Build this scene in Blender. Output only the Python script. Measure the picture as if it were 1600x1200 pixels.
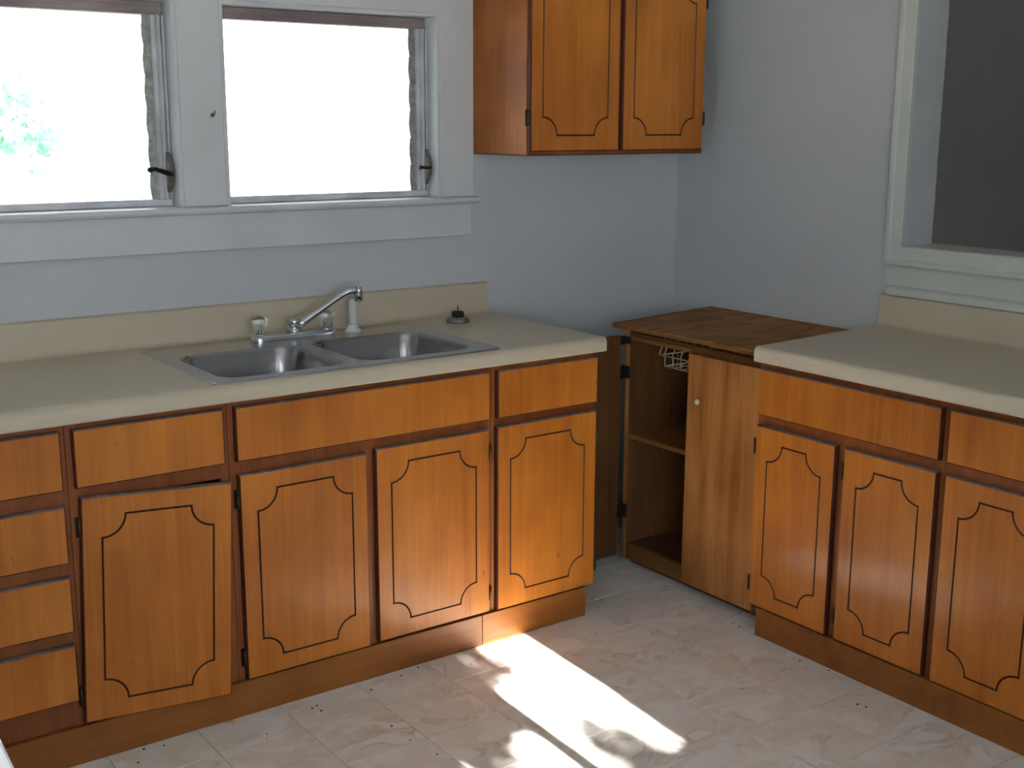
import bpy, bmesh, math, random
from math import sin, cos, pi, radians as R
from mathutils import Vector, Matrix
from mathutils.geometry import tessellate_polygon

for o in list(bpy.data.objects):
    bpy.data.objects.remove(o)
S = bpy.context.scene
COL = S.collection

# ------------------------------------------------------------------ camera
cam = bpy.data.cameras.new('camera')
co = bpy.data.objects.new('camera', cam)
COL.objects.link(co)
right = Vector((0.81089792, -0.58518023, 0.0029415))
up = Vector((0.12087412, 0.17241205, 0.97758045))
fwd = Vector((0.5725679, 0.79236241, -0.21054171))
m = Matrix((right, up, -fwd)).transposed().to_4x4()
m.translation = Vector((-3.2553, -3.4327, 1.5511))
co.matrix_world = m
cam.sensor_width = 36
cam.sensor_fit = 'HORIZONTAL'
cam.lens = 1895.3936 / 1600 * 36
cam.clip_start = 0.02
S.camera = co

# ------------------------------------------------------------------ light
SKY = 7.0
SUN = 75.0
w = bpy.data.worlds.new('sky')
S.world = w
w.use_nodes = True
bg = w.node_tree.nodes['Background']
bg.inputs[0].default_value = (0.87, 0.92, 1.0, 1)
bg.inputs[1].default_value = SKY
sun = bpy.data.lights.new('sun', 'SUN')
sun.energy = SUN
sun.angle = R(0.42)
sun.color = (1.0, 0.93, 0.84)
so = bpy.data.objects.new('sun', sun)
COL.objects.link(so)
so.location = (-1.6, -9, 6)
SUNDIR = Vector((0.055, 1.0, -0.51)).normalized()
so.rotation_euler = SUNDIR.to_track_quat('-Z', 'Y').to_euler()

def portal(name, loc, direction, sx, sy):
    l = bpy.data.lights.new(name, 'AREA')
    l.shape = 'RECTANGLE'
    l.size = sx
    l.size_y = sy
    l.cycles.is_portal = True
    o = bpy.data.objects.new(name, l)
    COL.objects.link(o)
    o.location = loc
    o.rotation_euler = Vector(direction).to_track_quat('-Z', 'Z').to_euler()
portal('daylight_portal', (-1.446, 0.16, 1.6), (0, -1, 0), 0.80, 0.64)
portal('daylight_portal', (-2.33, 0.16, 1.6), (0, -1, 0), 0.80, 0.64)
portal('daylight_portal', (-1.66, -4.49, 1.74), (0, 1, 0), 0.65, 0.50)
portal('daylight_portal', (-3.25, -4.49, 1.435), (0, 1, 0), 1.7, 1.45)
portal('daylight_portal', (-4.36, -3.05, 1.5), (1, 0, 0), 0.9, 1.25)
portal('daylight_portal', (1.5, -4.49, 1.4), (0, 1, 0), 0.35, 0.45)

S.view_settings.view_transform = 'Standard'
S.view_settings.look = 'None'
S.view_settings.gamma = 1.0
S.view_settings.use_curve_mapping = False
S.view_settings.exposure = 0.32

# ------------------------------------------------------------------ materials
def mat(name, color, rough=0.5, metal=0.0, coat=0.0, coat_rough=0.1, spec=0.5, noise=0.0, nscale=8.0,
        bump=0.0, bscale=60.0, stretch=(1, 1, 1), color2=None, trans=0.0, ior=1.45):
    mt = bpy.data.materials.new(name)
    mt.use_nodes = True
    nt = mt.node_tree
    b = nt.nodes['Principled BSDF']
    b.inputs['Base Color'].default_value = (*color, 1)
    b.inputs['Roughness'].default_value = rough
    b.inputs['Metallic'].default_value = metal
    b.inputs['Coat Weight'].default_value = coat
    b.inputs['Coat Roughness'].default_value = coat_rough
    b.inputs['Specular IOR Level'].default_value = spec
    b.inputs['Transmission Weight'].default_value = trans
    b.inputs['IOR'].default_value = ior
    tc = nt.nodes.new('ShaderNodeTexCoord')
    mp = nt.nodes.new('ShaderNodeMapping')
    mp.inputs['Scale'].default_value = stretch
    nt.links.new(tc.outputs['Object'], mp.inputs['Vector'])
    if noise > 0 or color2:
        n = nt.nodes.new('ShaderNodeTexNoise')
        n.inputs['Scale'].default_value = nscale
        n.inputs['Detail'].default_value = 5
        nt.links.new(mp.outputs[0], n.inputs['Vector'])
        mx = nt.nodes.new('ShaderNodeMix')
        mx.data_type = 'RGBA'
        c2 = color2 or tuple(max(0, c * (1 - noise)) for c in color)
        mx.inputs['A'].default_value = (*color, 1)
        mx.inputs['B'].default_value = (*c2, 1)
        rp = nt.nodes.new('ShaderNodeMapRange')
        rp.inputs['From Min'].default_value = 0.35
        rp.inputs['From Max'].default_value = 0.65
        nt.links.new(n.outputs['Fac'], rp.inputs['Value'])
        nt.links.new(rp.outputs[0], mx.inputs['Factor'])
        nt.links.new(mx.outputs['Result'], b.inputs['Base Color'])
    if bump > 0:
        n2 = nt.nodes.new('ShaderNodeTexNoise')
        n2.inputs['Scale'].default_value = bscale
        n2.inputs['Detail'].default_value = 3
        nt.links.new(mp.outputs[0], n2.inputs['Vector'])
        bp = nt.nodes.new('ShaderNodeBump')
        bp.inputs['Strength'].default_value = bump
        bp.inputs['Distance'].default_value = 0.002
        nt.links.new(n2.outputs['Fac'], bp.inputs['Height'])
        nt.links.new(bp.outputs[0], b.inputs['Normal'])
    return mt

def wood(name, dark, mid, light, rough=0.35, coat=0.4, coat_rough=0.25, grain=(14, 14, 1.1), blot=0.5, rings=0.25, wear=None, spec=0.3):
    """varnished veneer: broad colour drift, fine vertical fibre, a few darker figures"""
    mt = bpy.data.materials.new(name)
    mt.use_nodes = True
    nt = mt.node_tree
    N = nt.nodes
    L = nt.links
    b = N['Principled BSDF']
    tc = N.new('ShaderNodeTexCoord')
    oi = N.new('ShaderNodeObjectInfo')
    off = N.new('ShaderNodeVectorMath')
    off.operation = 'SCALE'
    cmb = N.new('ShaderNodeCombineXYZ')
    L.new(oi.outputs['Random'], cmb.inputs[0])
    L.new(oi.outputs['Random'], cmb.inputs[1])
    L.new(oi.outputs['Random'], cmb.inputs[2])
    L.new(cmb.outputs[0], off.inputs[0])
    off.inputs['Scale'].default_value = 7.3
    add = N.new('ShaderNodeVectorMath')
    L.new(tc.outputs['Object'], add.inputs[0])
    L.new(off.outputs[0], add.inputs[1])
    mp = N.new('ShaderNodeMapping')
    mp.inputs['Scale'].default_value = grain
    L.new(add.outputs[0], mp.inputs[0])
    n1 = N.new('ShaderNodeTexNoise')
    n1.inputs['Scale'].default_value = 1.0
    n1.inputs['Detail'].default_value = 6
    n1.inputs['Roughness'].default_value = 0.6
    n1.inputs['Distortion'].default_value = 0.6
    L.new(mp.outputs[0], n1.inputs['Vector'])
    mp2 = N.new('ShaderNodeMapping')
    mp2.inputs['Scale'].default_value = tuple(g * 11 if g > 3 else g * 2.5 for g in grain)
    L.new(add.outputs[0], mp2.inputs[0])
    n2 = N.new('ShaderNodeTexNoise')
    n2.inputs['Scale'].default_value = 1.0
    n2.inputs['Detail'].default_value = 3
    L.new(mp2.outputs[0], n2.inputs['Vector'])
    n3 = N.new('ShaderNodeTexNoise')
    n3.inputs['Scale'].default_value = 3.2
    n3.inputs['Detail'].default_value = 3
    L.new(add.outputs[0], n3.inputs['Vector'])
    def rng(src, a, c, lo, hi):
        r = N.new('ShaderNodeMapRange')
        r.inputs['From Min'].default_value = a
        r.inputs['From Max'].default_value = c
        r.inputs['To Min'].default_value = lo
        r.inputs['To Max'].default_value = hi
        L.new(src, r.inputs['Value'])
        return r.outputs[0]
    s1 = rng(n1.outputs['Fac'], 0.3, 0.7, -rings, rings)
    s2 = rng(n2.outputs['Fac'], 0.3, 0.7, -0.10, 0.10)
    s3 = rng(n3.outputs['Fac'], 0.3, 0.7, -blot * 0.5, blot * 0.5)
    a1 = N.new('ShaderNodeMath')
    L.new(s1, a1.inputs[0])
    L.new(s2, a1.inputs[1])
    a2 = N.new('ShaderNodeMath')
    L.new(a1.outputs[0], a2.inputs[0])
    L.new(s3, a2.inputs[1])
    a3 = N.new('ShaderNodeMath')
    L.new(a2.outputs[0], a3.inputs[0])
    a3.inputs[1].default_value = 0.5
    cr = N.new('ShaderNodeValToRGB')
    e = cr.color_ramp.elements
    e[0].position = 0.05
    e[0].color = (*dark, 1)
    e[1].position = 0.95
    e[1].color = (*light, 1)
    k = e.new(0.5)
    k.color = (*mid, 1)
    L.new(a3.outputs[0], cr.inputs[0])
    col = cr.outputs[0]
    if wear:
        n4 = N.new('ShaderNodeTexNoise')
        n4.inputs['Scale'].default_value = 26
        n4.inputs['Detail'].default_value = 4
        mp4 = N.new('ShaderNodeMapping')
        mp4.inputs['Scale'].default_value = (1, 1, 0.5)
        L.new(add.outputs[0], mp4.inputs[0])
        L.new(mp4.outputs[0], n4.inputs['Vector'])
        f = rng(n4.outputs['Fac'], 0.70, 0.78, 0, 0.75)
        mx = N.new('ShaderNodeMix')
        mx.data_type = 'RGBA'
        mx.inputs['B'].default_value = (*wear, 1)
        L.new(col, mx.inputs['A'])
        L.new(f, mx.inputs['Factor'])
        col = mx.outputs['Result']
    L.new(col, b.inputs['Base Color'])
    b.inputs['Roughness'].default_value = rough
    b.inputs['Specular IOR Level'].default_value = spec
    b.inputs['Coat Weight'].default_value = coat
    b.inputs['Coat Roughness'].default_value = coat_rough
    bp = N.new('ShaderNodeBump')
    bp.inputs['Strength'].default_value = 0.12
    bp.inputs['Distance'].default_value = 0.001
    L.new(a1.outputs[0], bp.inputs['Height'])
    L.new(bp.outputs[0], b.inputs['Normal'])
    return mt

M = {}
M['door'] = wood('varnished_birch', (0.33, 0.092, 0.010), (0.46, 0.148, 0.017), (0.60, 0.215, 0.028), coat=0.28, coat_rough=0.17, rough=0.5, wear=(0.22, 0.055, 0.012))
M['frame'] = wood('stained_frame_wood', (0.16, 0.042, 0.012), (0.24, 0.068, 0.018), (0.33, 0.11, 0.03), rough=0.45, coat=0.15)
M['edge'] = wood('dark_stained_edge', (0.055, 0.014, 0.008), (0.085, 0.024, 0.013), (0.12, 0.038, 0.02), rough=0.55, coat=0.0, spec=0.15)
M['side'] = wood('matt_side_veneer', (0.20, 0.055, 0.010), (0.31, 0.095, 0.017), (0.42, 0.15, 0.028), coat=0.0, rough=0.55, blot=0.8)
M['litdusty'] = mat('lit_dusty_worn_edge', (0.20, 0.145, 0.135), rough=0.7, noise=0.4, nscale=40)  # window light painted into the colour of the dusty top edges
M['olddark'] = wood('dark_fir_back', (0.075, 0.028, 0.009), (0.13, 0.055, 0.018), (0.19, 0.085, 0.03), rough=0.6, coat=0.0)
M['groove'] = mat('groove_stain', (0.045, 0.014, 0.006), rough=0.6)
M['kick'] = wood('kick_board_wood', (0.18, 0.055, 0.011), (0.27, 0.092, 0.017), (0.35, 0.13, 0.025), grain=(1.1, 14, 14), rough=0.42, coat=0.2)
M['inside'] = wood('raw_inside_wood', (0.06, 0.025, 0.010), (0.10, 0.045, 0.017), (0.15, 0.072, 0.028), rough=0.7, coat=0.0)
M['old'] = wood('old_fir_wood', (0.22, 0.072, 0.018), (0.38, 0.150, 0.040), (0.52, 0.235, 0.072), rough=0.42, coat=0.2, rings=0.42, wear=(0.13, 0.05, 0.02))
M['oldtop'] = wood('worn_board_top', (0.15, 0.062, 0.018), (0.28, 0.125, 0.038), (0.42, 0.205, 0.070), rough=0.75, coat=0.0, grain=(5, 22, 22), rings=0.4, wear=(0.04, 0.016, 0.01))
M['oldedge'] = wood('fir_edge', (0.13, 0.05, 0.015), (0.20, 0.085, 0.022), (0.28, 0.13, 0.04), rough=0.5, coat=0.1, grain=(14, 1.1, 14))
M['wall'] = mat('wall_paint', (0.545, 0.572, 0.60), rough=0.75, bump=0.25, bscale=90, noise=0.05, nscale=2.0)
M['trim'] = mat('trim_paint', (0.60, 0.625, 0.655), rough=0.45, bump=0.15, bscale=40, noise=0.05, nscale=6)
M['trim2'] = mat('cream_trim_paint', (0.60, 0.635, 0.60), rough=0.45, bump=0.1, bscale=40, noise=0.05, nscale=6)
M['ceiling'] = mat('ceiling_paint', (0.68, 0.69, 0.68), rough=0.9, bump=0.1, bscale=50)
M['laminate'] = mat('beige_laminate', (0.54, 0.475, 0.365), rough=0.36, color2=(0.525, 0.46, 0.35), nscale=60, spec=0.4)
M['steel'] = mat('brushed_steel', (0.52, 0.51, 0.53), rough=0.20, metal=1.0, bump=0.10, bscale=30, stretch=(0.3, 20, 20))
M['steelbowl'] = mat('brushed_bowl_steel', (0.36, 0.355, 0.37), rough=0.24, metal=1.0, bump=0.08, bscale=30, stretch=(10, 10, 0.5))
M['chrome'] = mat('chrome', (0.62, 0.64, 0.67), rough=0.12, metal=1.0)
M['dull'] = mat('dull_chrome', (0.34, 0.34, 0.36), rough=0.35, metal=1.0, noise=0.3, nscale=40)
M['acrylic'] = mat('clear_acrylic', (0.93, 0.95, 0.95), rough=0.05, trans=0.95, ior=1.49)
M['whiteplastic'] = mat('white_plastic', (0.62, 0.64, 0.62), rough=0.4)
M['rubber'] = mat('black_rubber', (0.018, 0.018, 0.022), rough=0.55)
M['hinge'] = mat('old_brass_hinge', (0.11, 0.085, 0.05), rough=0.4, metal=0.9, noise=0.5, nscale=120)
M['blackhinge'] = mat('black_iron', (0.012, 0.012, 0.014), rough=0.6)
M['wire'] = mat('cream_coated_wire', (0.62, 0.55, 0.42), rough=0.4)
M['aluminium'] = mat('weathered_aluminium', (0.62, 0.63, 0.66), rough=0.55, metal=0.2, noise=0.25, nscale=14)
M['clip'] = mat('louvre_clip_metal', (0.42, 0.45, 0.42), rough=0.5, metal=0.6, noise=0.4, nscale=60)
M['weathered'] = wood('weathered_sash_wood', (0.13, 0.095, 0.095), (0.25, 0.20, 0.20), (0.40, 0.34, 0.34), rough=0.7, coat=0, grain=(2, 20, 20))
M['bronze'] = mat('dark_crank_metal', (0.03, 0.03, 0.035), rough=0.4, metal=0.6)
M['crank'] = mat('crank_housing', (0.22, 0.20, 0.17), rough=0.45, metal=0.5, noise=0.4, nscale=60)
M['brass'] = mat('tarnished_brass', (0.20, 0.15, 0.06), rough=0.45, metal=0.8)
M['whitetop'] = mat('white_enamel', (0.88, 0.90, 0.90), rough=0.25)
M['dirt'] = mat('dark_crumbs', (0.05, 0.04, 0.035), rough=0.9)
M['chip'] = mat('tan_chip', (0.55, 0.45, 0.25), rough=0.8)
M['subfloor'] = mat('seam_dirt', (0.13, 0.10, 0.08), rough=0.9)
M['leaf'] = mat('green_leaf', (0.22, 0.40, 0.28), rough=0.5, noise=0.3, nscale=3)
nt = M['leaf'].node_tree
tl = nt.nodes.new('ShaderNodeBsdfTranslucent')
tl.inputs[0].default_value = (0.32, 0.62, 0.42, 1)
mx_ = nt.nodes.new('ShaderNodeMixShader')
mx_.inputs[0].default_value = 0.5
nt.links.new(nt.nodes['Principled BSDF'].outputs[0], mx_.inputs[1])
nt.links.new(tl.outputs[0], mx_.inputs[2])
nt.links.new(mx_.outputs[0], nt.nodes['Material Output'].inputs[0])
M['bark'] = mat('bark', (0.12, 0.09, 0.07), rough=0.9, bump=0.8, bscale=20, noise=0.3)
M['ground'] = mat('pale_concrete_yard', (0.60, 0.60, 0.56), rough=0.9, noise=0.15, nscale=2)
M['outerwall'] = mat('siding_paint', (0.6, 0.6, 0.58), rough=0.8)

def glass_mat():
    mt = bpy.data.materials.new('thin_pane_glass')
    mt.use_nodes = True
    nt = mt.node_tree
    nt.nodes.remove(nt.nodes['Principled BSDF'])
    out = nt.nodes['Material Output']
    t = nt.nodes.new('ShaderNodeBsdfTransparent')
    t.inputs[0].default_value = (0.955, 0.965, 0.965, 1)
    g = nt.nodes.new('ShaderNodeBsdfGlossy')
    g.inputs['Roughness'].default_value = 0.05
    fr = nt.nodes.new('ShaderNodeFresnel')
    fr.inputs[0].default_value = 1.45
    mx = nt.nodes.new('ShaderNodeMixShader')
    nt.links.new(fr.outputs[0], mx.inputs[0])
    nt.links.new(t.outputs[0], mx.inputs[1])
    nt.links.new(g.outputs[0], mx.inputs[2])
    nt.links.new(mx.outputs[0], out.inputs[0])
    return mt
M['glass'] = glass_mat()

def tile_mat():
    mt = bpy.data.materials.new('marbled_vinyl_tile')
    mt.use_nodes = True
    nt = mt.node_tree
    N = nt.nodes
    L = nt.links
    b = N['Principled BSDF']
    tc = N.new('ShaderNodeTexCoord')
    oi = N.new('ShaderNodeObjectInfo')
    ws = N.new('ShaderNodeTexWhiteNoise')
    ws.noise_dimensions = '1D'
    L.new(oi.outputs['Random'], ws.inputs['W'])
    sc = N.new('ShaderNodeVectorMath')
    sc.operation = 'SCALE'
    sc.inputs['Scale'].default_value = 9
    L.new(ws.outputs['Color'], sc.inputs[0])
    add = N.new('ShaderNodeVectorMath')
    L.new(tc.outputs['Object'], add.inputs[0])
    L.new(sc.outputs[0], add.inputs[1])
    mp = N.new('ShaderNodeMapping')
    mp.inputs['Scale'].default_value = (5.5, 9.5, 1)
    mp.inputs['Rotation'].default_value = (0, 0, R(28))
    L.new(add.outputs[0], mp.inputs[0])
    n = N.new('ShaderNodeTexNoise')
    n.inputs['Scale'].default_value = 1.0
    n.inputs['Detail'].default_value = 7
    n.inputs['Roughness'].default_value = 0.58
    n.inputs['Distortion'].default_value = 1.1
    L.new(mp.outputs[0], n.inputs['Vector'])
    # veins where the noise crosses the middle
    s = N.new('ShaderNodeMath')
    s.operation = 'SUBTRACT'
    L.new(n.outputs['Fac'], s.inputs[0])
    s.inputs[1].default_value = 0.5
    ab = N.new('ShaderNodeMath')
    ab.operation = 'ABSOLUTE'
    L.new(s.outputs[0], ab.inputs[0])
    v = N.new('ShaderNodeMapRange')
    v.inputs['From Min'].default_value = 0.0
    v.inputs['From Max'].default_value = 0.06
    v.inputs['To Min'].default_value = 1.0
    v.inputs['To Max'].default_value = 0.0
    L.new(ab.outputs[0], v.inputs['Value'])
    n2 = N.new('ShaderNodeTexNoise')
    n2.inputs['Scale'].default_value = 7
    n2.inputs['Detail'].default_value = 4
    L.new(add.outputs[0], n2.inputs['Vector'])
    pm = N.new('ShaderNodeMapRange')
    pm.inputs['From Min'].default_value = 0.42
    pm.inputs['From Max'].default_value = 0.68
    L.new(n2.outputs['Fac'], pm.inputs['Value'])
    vm = N.new('ShaderNodeMath')
    vm.operation = 'MULTIPLY'
    L.new(v.outputs[0], vm.inputs[0])
    L.new(pm.outputs[0], vm.inputs[1])
    vm2 = N.new('ShaderNodeMath')
    vm2.operation = 'MULTIPLY'
    L.new(vm.outputs[0], vm2.inputs[0])
    vm2.inputs[1].default_value = 0.6
    base = N.new('ShaderNodeValToRGB')
    e = base.color_ramp.elements
    e[0].position = 0.32
    e[0].color = (0.74, 0.70, 0.65, 1)
    e[1].position = 0.66
    e[1].color = (0.86, 0.86, 0.855, 1)
    k = e.new(0.50)
    k.color = (0.82, 0.81, 0.79, 1)
    L.new(n.outputs['Fac'], base.inputs[0])
    mx = N.new('ShaderNodeMix')
    mx.data_type = 'RGBA'
    mx.inputs['B'].default_value = (0.46, 0.34, 0.24, 1)
    L.new(base.outputs[0], mx.inputs['A'])
    L.new(vm2.outputs[0], mx.inputs['Factor'])
    L.new(mx.outputs['Result'], b.inputs['Base Color'])
    b.inputs['Roughness'].default_value = 0.32
    b.inputs['Specular IOR Level'].default_value = 0.45
    bp = N.new('ShaderNodeBump')
    bp.inputs['Strength'].default_value = 0.12
    bp.inputs['Distance'].default_value = 0.002
    L.new(n.outputs['Fac'], bp.inputs['Height'])
    L.new(bp.outputs[0], b.inputs['Normal'])
    return mt
M['tile'] = tile_mat()

# ------------------------------------------------------------------ mesh helpers
def tag(o, label=None, cat=None, group=None, kind=None):
    if label: o['label'] = label
    if cat: o['category'] = cat
    if group: o['group'] = group
    if kind: o['kind'] = kind
    return o

def thing(name, label, cat, loc, group=None):
    o = bpy.data.objects.new(name, None)
    o.empty_display_size = 0.1
    COL.objects.link(o)
    o.location = loc
    return tag(o, label, cat, group)

def struct_empty(name, loc):
    o = bpy.data.objects.new(name, None)
    COL.objects.link(o)
    o.location = loc
    o['kind'] = 'structure'
    return o

def origin_of(parent):
    v = Vector((0, 0, 0))
    p = parent
    while p is not None:
        v += Vector(p.location)
        p = p.parent
    return v

class MB:
    def __init__(s):
        s.v, s.f, s.mi, s.sm = [], [], [], []
    def add(s, vs, fs, mi=0, smooth=False):
        n = len(s.v)
        s.v += [Vector(a) for a in vs]
        for f in fs:
            s.f.append([n + i for i in f])
            s.mi.append(mi)
            s.sm.append(smooth)
        return s
    def box(s, x0, x1, y0, y1, z0, z1, mi=0):
        return s.add([(x0, y0, z0), (x1, y0, z0), (x1, y1, z0), (x0, y1, z0), (x0, y0, z1), (x1, y0, z1), (x1, y1, z1), (x0, y1, z1)],
                     [(3, 2, 1, 0), (4, 5, 6, 7), (0, 1, 5, 4), (1, 2, 6, 5), (2, 3, 7, 6), (3, 0, 4, 7)], mi)
    def loft(s, rings, mi=0, smooth=False, cap=True, closed=True):
        n = len(rings[0])
        base = len(s.v)
        for r in rings:
            s.v += [Vector(p) for p in r]
        for i in range(len(rings) - 1):
            for j in range(n if closed else n - 1):
                a = base + i * n + j
                b = base + i * n + (j + 1) % n
                s.f.append([a, b, b + n, a + n])
                s.mi.append(mi)
                s.sm.append(smooth)
        if cap:
            s.f.append([base + j for j in reversed(range(n))])
            s.f.append([base + (len(rings) - 1) * n + j for j in range(n)])
            s.mi += [mi, mi]
            s.sm += [False, False]
        return s
    def lathe(s, c, prof, n=24, mi=0, smooth=True, axis='z'):
        rings = []
        for r, h in prof:
            ring = []
            for k in range(n):
                a = 2 * pi * k / n
                if axis == 'z': p = (c[0] + r * cos(a), c[1] + r * sin(a), c[2] + h)
                elif axis == 'y': p = (c[0] + r * cos(a), c[1] + h, c[2] - r * sin(a))
                else: p = (c[0] + h, c[1] + r * cos(a), c[2] + r * sin(a))
                ring.append(p)
            rings.append(ring)
        return s.loft(rings, mi, smooth)
    def tube(s, pts, r, n=10, mi=0, smooth=True):
        pts = [Vector(p) for p in pts]
        rad = r if isinstance(r, (list, tuple)) else [r] * len(pts)
        rings = []
        ref = None
        for i, p in enumerate(pts):
            d = (pts[min(i + 1, len(pts) - 1)] - pts[max(i - 1, 0)]).normalized()
            if ref is None:
                ref = d.orthogonal().normalized()
            ref = (ref - d * ref.dot(d)).normalized()
            q = d.cross(ref)
            rings.append([p + (ref * cos(2 * pi * k / n) + q * sin(2 * pi * k / n)) * rad[i] for k in range(n)])
        return s.loft(rings, mi, smooth)
    def build(s, name, mats, parent=None, bevel=0, seg=1, fix=True):
        if not isinstance(mats, (list, tuple)): mats = [mats]
        me = bpy.data.meshes.new(name)
        o0 = origin_of(parent) if parent else Vector((0, 0, 0))
        me.from_pydata([v - o0 for v in s.v], [], s.f)
        for mt in mats: me.materials.append(M[mt] if isinstance(mt, str) else mt)
        me.polygons.foreach_set('material_index', s.mi)
        me.polygons.foreach_set('use_smooth', s.sm)
        if fix or bevel:
            bm = bmesh.new()
            bm.from_mesh(me)
            if fix:
                bmesh.ops.recalc_face_normals(bm, faces=bm.faces)
            if bevel:
                ed = [e for e in bm.edges if len(e.link_faces) == 2 and e.calc_face_angle(0) > 0.6]
                bmesh.ops.bevel(bm, geom=ed, offset=bevel, segments=seg, affect='EDGES', profile=0.5)
            bm.to_mesh(me)
            bm.free()
        me.update()
        o = bpy.data.objects.new(name, me)
        COL.objects.link(o)
        if parent: o.parent = parent
        return o

def struct(name, mb, mats, **k):
    o = mb.build(name, mats, **k)
    o['kind'] = 'structure'
    return o

# ------------------------------------------------------------------ room shell
XW, YF = -4.2, -4.35          # far left wall, wall behind the camera
CH = 2.44
def wall_with_holes(name, axis, a0, a1, t0, t1, holes, mats='wall', zmax=CH):
    """wall along `axis` from a0..a1, thickness t0..t1; holes = (h0,h1,z0,z1) sorted"""
    mb = MB()
    def b(p, q, z0, z1):
        if axis == 'x': mb.box(p, q, t0, t1, z0, z1)
        else: mb.box(t0, t1, p, q, z0, z1)
    cur = a0
    for h0, h1, z0, z1 in holes:
        b(cur, h0, 0, zmax)
        b(h0, h1, 0, z0)
        b(h0, h1, z1, zmax)
        cur = h1
    b(cur, a1, 0, zmax)
    return struct(name, mb, mats, fix=False)

WR = (-1.8245, -1.0790)     # right window opening, x
WL = (-2.6995, -1.9540)     # left window opening, x
WZ = (1.300, 1.893)
wall_with_holes('wall_back', 'x', XW - 0.14, 0.14, 0.0, 0.12, [(WL[0], WL[1], *WZ), (WR[0], WR[1], *WZ)])
PT = (-2.60, -1.044, 1.172, 2.06)   # pass-through opening in the right wall
wall_with_holes('wall_right', 'y', YF, 0.0, 0.0, 0.14, [PT])
RW = (-1.945, -1.372, 1.508, 1.9685)    # small high window that lets the sun in
RW2 = (-4.05, -2.45, 0.75, 2.12)  # unseen window added to brighten the back wall
wall_with_holes('wall_front', 'x', XW - 0.14, 0.14, YF - 0.12, YF, [RW2, RW])
LW = (-3.45, -2.65, 0.9, 2.1)  # unseen side window added for ambient fill
wall_with_holes('wall_left', 'y', YF, 0.0, XW - 0.14, XW, [LW])
struct('ceiling', MB().box(XW - 0.14, 3.5, YF - 0.12, 0.12, CH, CH + 0.1), 'ceiling')
# neighbouring room seen through the pass-through
struct('wall_next_room_end', MB().box(2.6, 2.7, YF, 0.0, 0, CH), 'wall')
struct('wall_next_room_back', MB().box(0.14, 2.7, 0.0, 0.12, 0, CH), 'wall')
wall_with_holes('wall_next_room_front', 'x', 0.14, 2.7, YF - 0.12, YF, [(1.35, 1.65, 1.2, 1.6)])  # unseen opening added to brighten the next room

# floor slab + individual tiles
fl = struct('floor', MB().box(XW - 0.14, 2.7, YF - 0.12, 0.12, -0.12, -0.0022), 'subfloor')
TP = 0.2335
tx0, ty0 = -1.0515, -0.7520
def tile_mesh(w, h):
    mb = MB()
    g = 0.0009
    c = 0.0008
    x0, x1, y0, y1 = g, w - g, g, h - g
    mb.add([(x0, y0, -0.0022), (x1, y0, -0.0022), (x1, y1, -0.0022), (x0, y1, -0.0022),
            (x0, y0, -c), (x1, y0, -c), (x1, y1, -c), (x0, y1, -c),
            (x0 + c, y0 + c, 0), (x1 - c, y0 + c, 0), (x1 - c, y1 - c, 0), (x0 + c, y1 - c, 0)],
           [(0, 1, 5, 4), (1, 2, 6, 5), (2, 3, 7, 6), (3, 0, 4, 7), (4, 5, 9, 8), (5, 6, 10, 9), (6, 7, 11, 10), (7, 4, 8, 11), (8, 9, 10, 11)])
    return mb
tm = None
rest = MB()
i0 = math.floor((XW - tx0) / TP)
i1 = math.ceil((0 - tx0) / TP)
j0 = math.floor((YF - ty0) / TP)
j1 = math.ceil((0 - ty0) / TP)
proto = tile_mesh(TP, TP)
tmesh = None
for i in range(i0, i1):
    for j in range(j0, j1):
        x = tx0 + i * TP
        y = ty0 + j * TP
        xa, xb = max(x, XW), min(x + TP, 0)
        ya, yb = max(y, YF), min(y + TP, 0)
        if xb - xa < 0.01 or yb - ya < 0.01: continue
        full = (xb - xa > TP - 1e-4) and (yb - ya > TP - 1e-4)
        vis = (x > -2.75 and y > -2.35 and y < -0.25 and x < -0.2 and not (y > -0.55 and x < -0.95) and not (x > -0.55 and y < -0.3))
        if full and vis:
            if tmesh is None:
                o = proto.build('tile', 'tile', fl)
                tmesh = o.data
            else:
                o = bpy.data.objects.new('tile', tmesh)
                COL.objects.link(o)
                o.parent = fl
            o.location = (x, y, 0)
        else:
            q = tile_mesh(xb - xa, yb - ya)
            rest.add([v + Vector((xa, ya, 0)) for v in q.v], q.f)
o = rest.build('tile', 'tile', fl)
o['kind'] = 'stuff'

# ------------------------------------------------------------------ window trims on the back wall
def board(name, mb, m='trim', bevel=0.002, parent=None):
    o = mb.build(name, m, parent, bevel=bevel)
    if parent is None: o['kind'] = 'structure'
    return o
board('trim_1', MB().box(WL[1], WR[0], -0.02, 0.0, 1.3101, 2.02))                 # mullion casing between the windows
board('trim_2', MB().box(WR[1], -0.949, -0.02, 0.0, 1.3101, 2.02))                # casing by the upper cabinet
board('trim_3', MB().box(WL[0] - 0.13, WL[0], -0.02, 0.0, 1.3101, 2.02))
board('trim_4', MB().box(WL[0] - 0.0, WL[1], -0.02, 0.0, WZ[1], 2.02).box(WR[0], WR[1], -0.02, 0.0, WZ[1], 2.02), bevel=0)
stool = MB()
prof = [(0.05, 1.288), (-0.036, 1.288), (-0.044, 1.291), (-0.048, 1.298), (-0.046, 1.305), (-0.040, 1.309), (0.05, 1.310)]
stool.loft([[(x, y, z) for y, z in prof] for x in (-2.87, -0.9445)], 0)
for a, b in ((WL), (WR)):
    pass
o = stool.build('trim_5', 'trim')
o['kind'] = 'structure'
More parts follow.
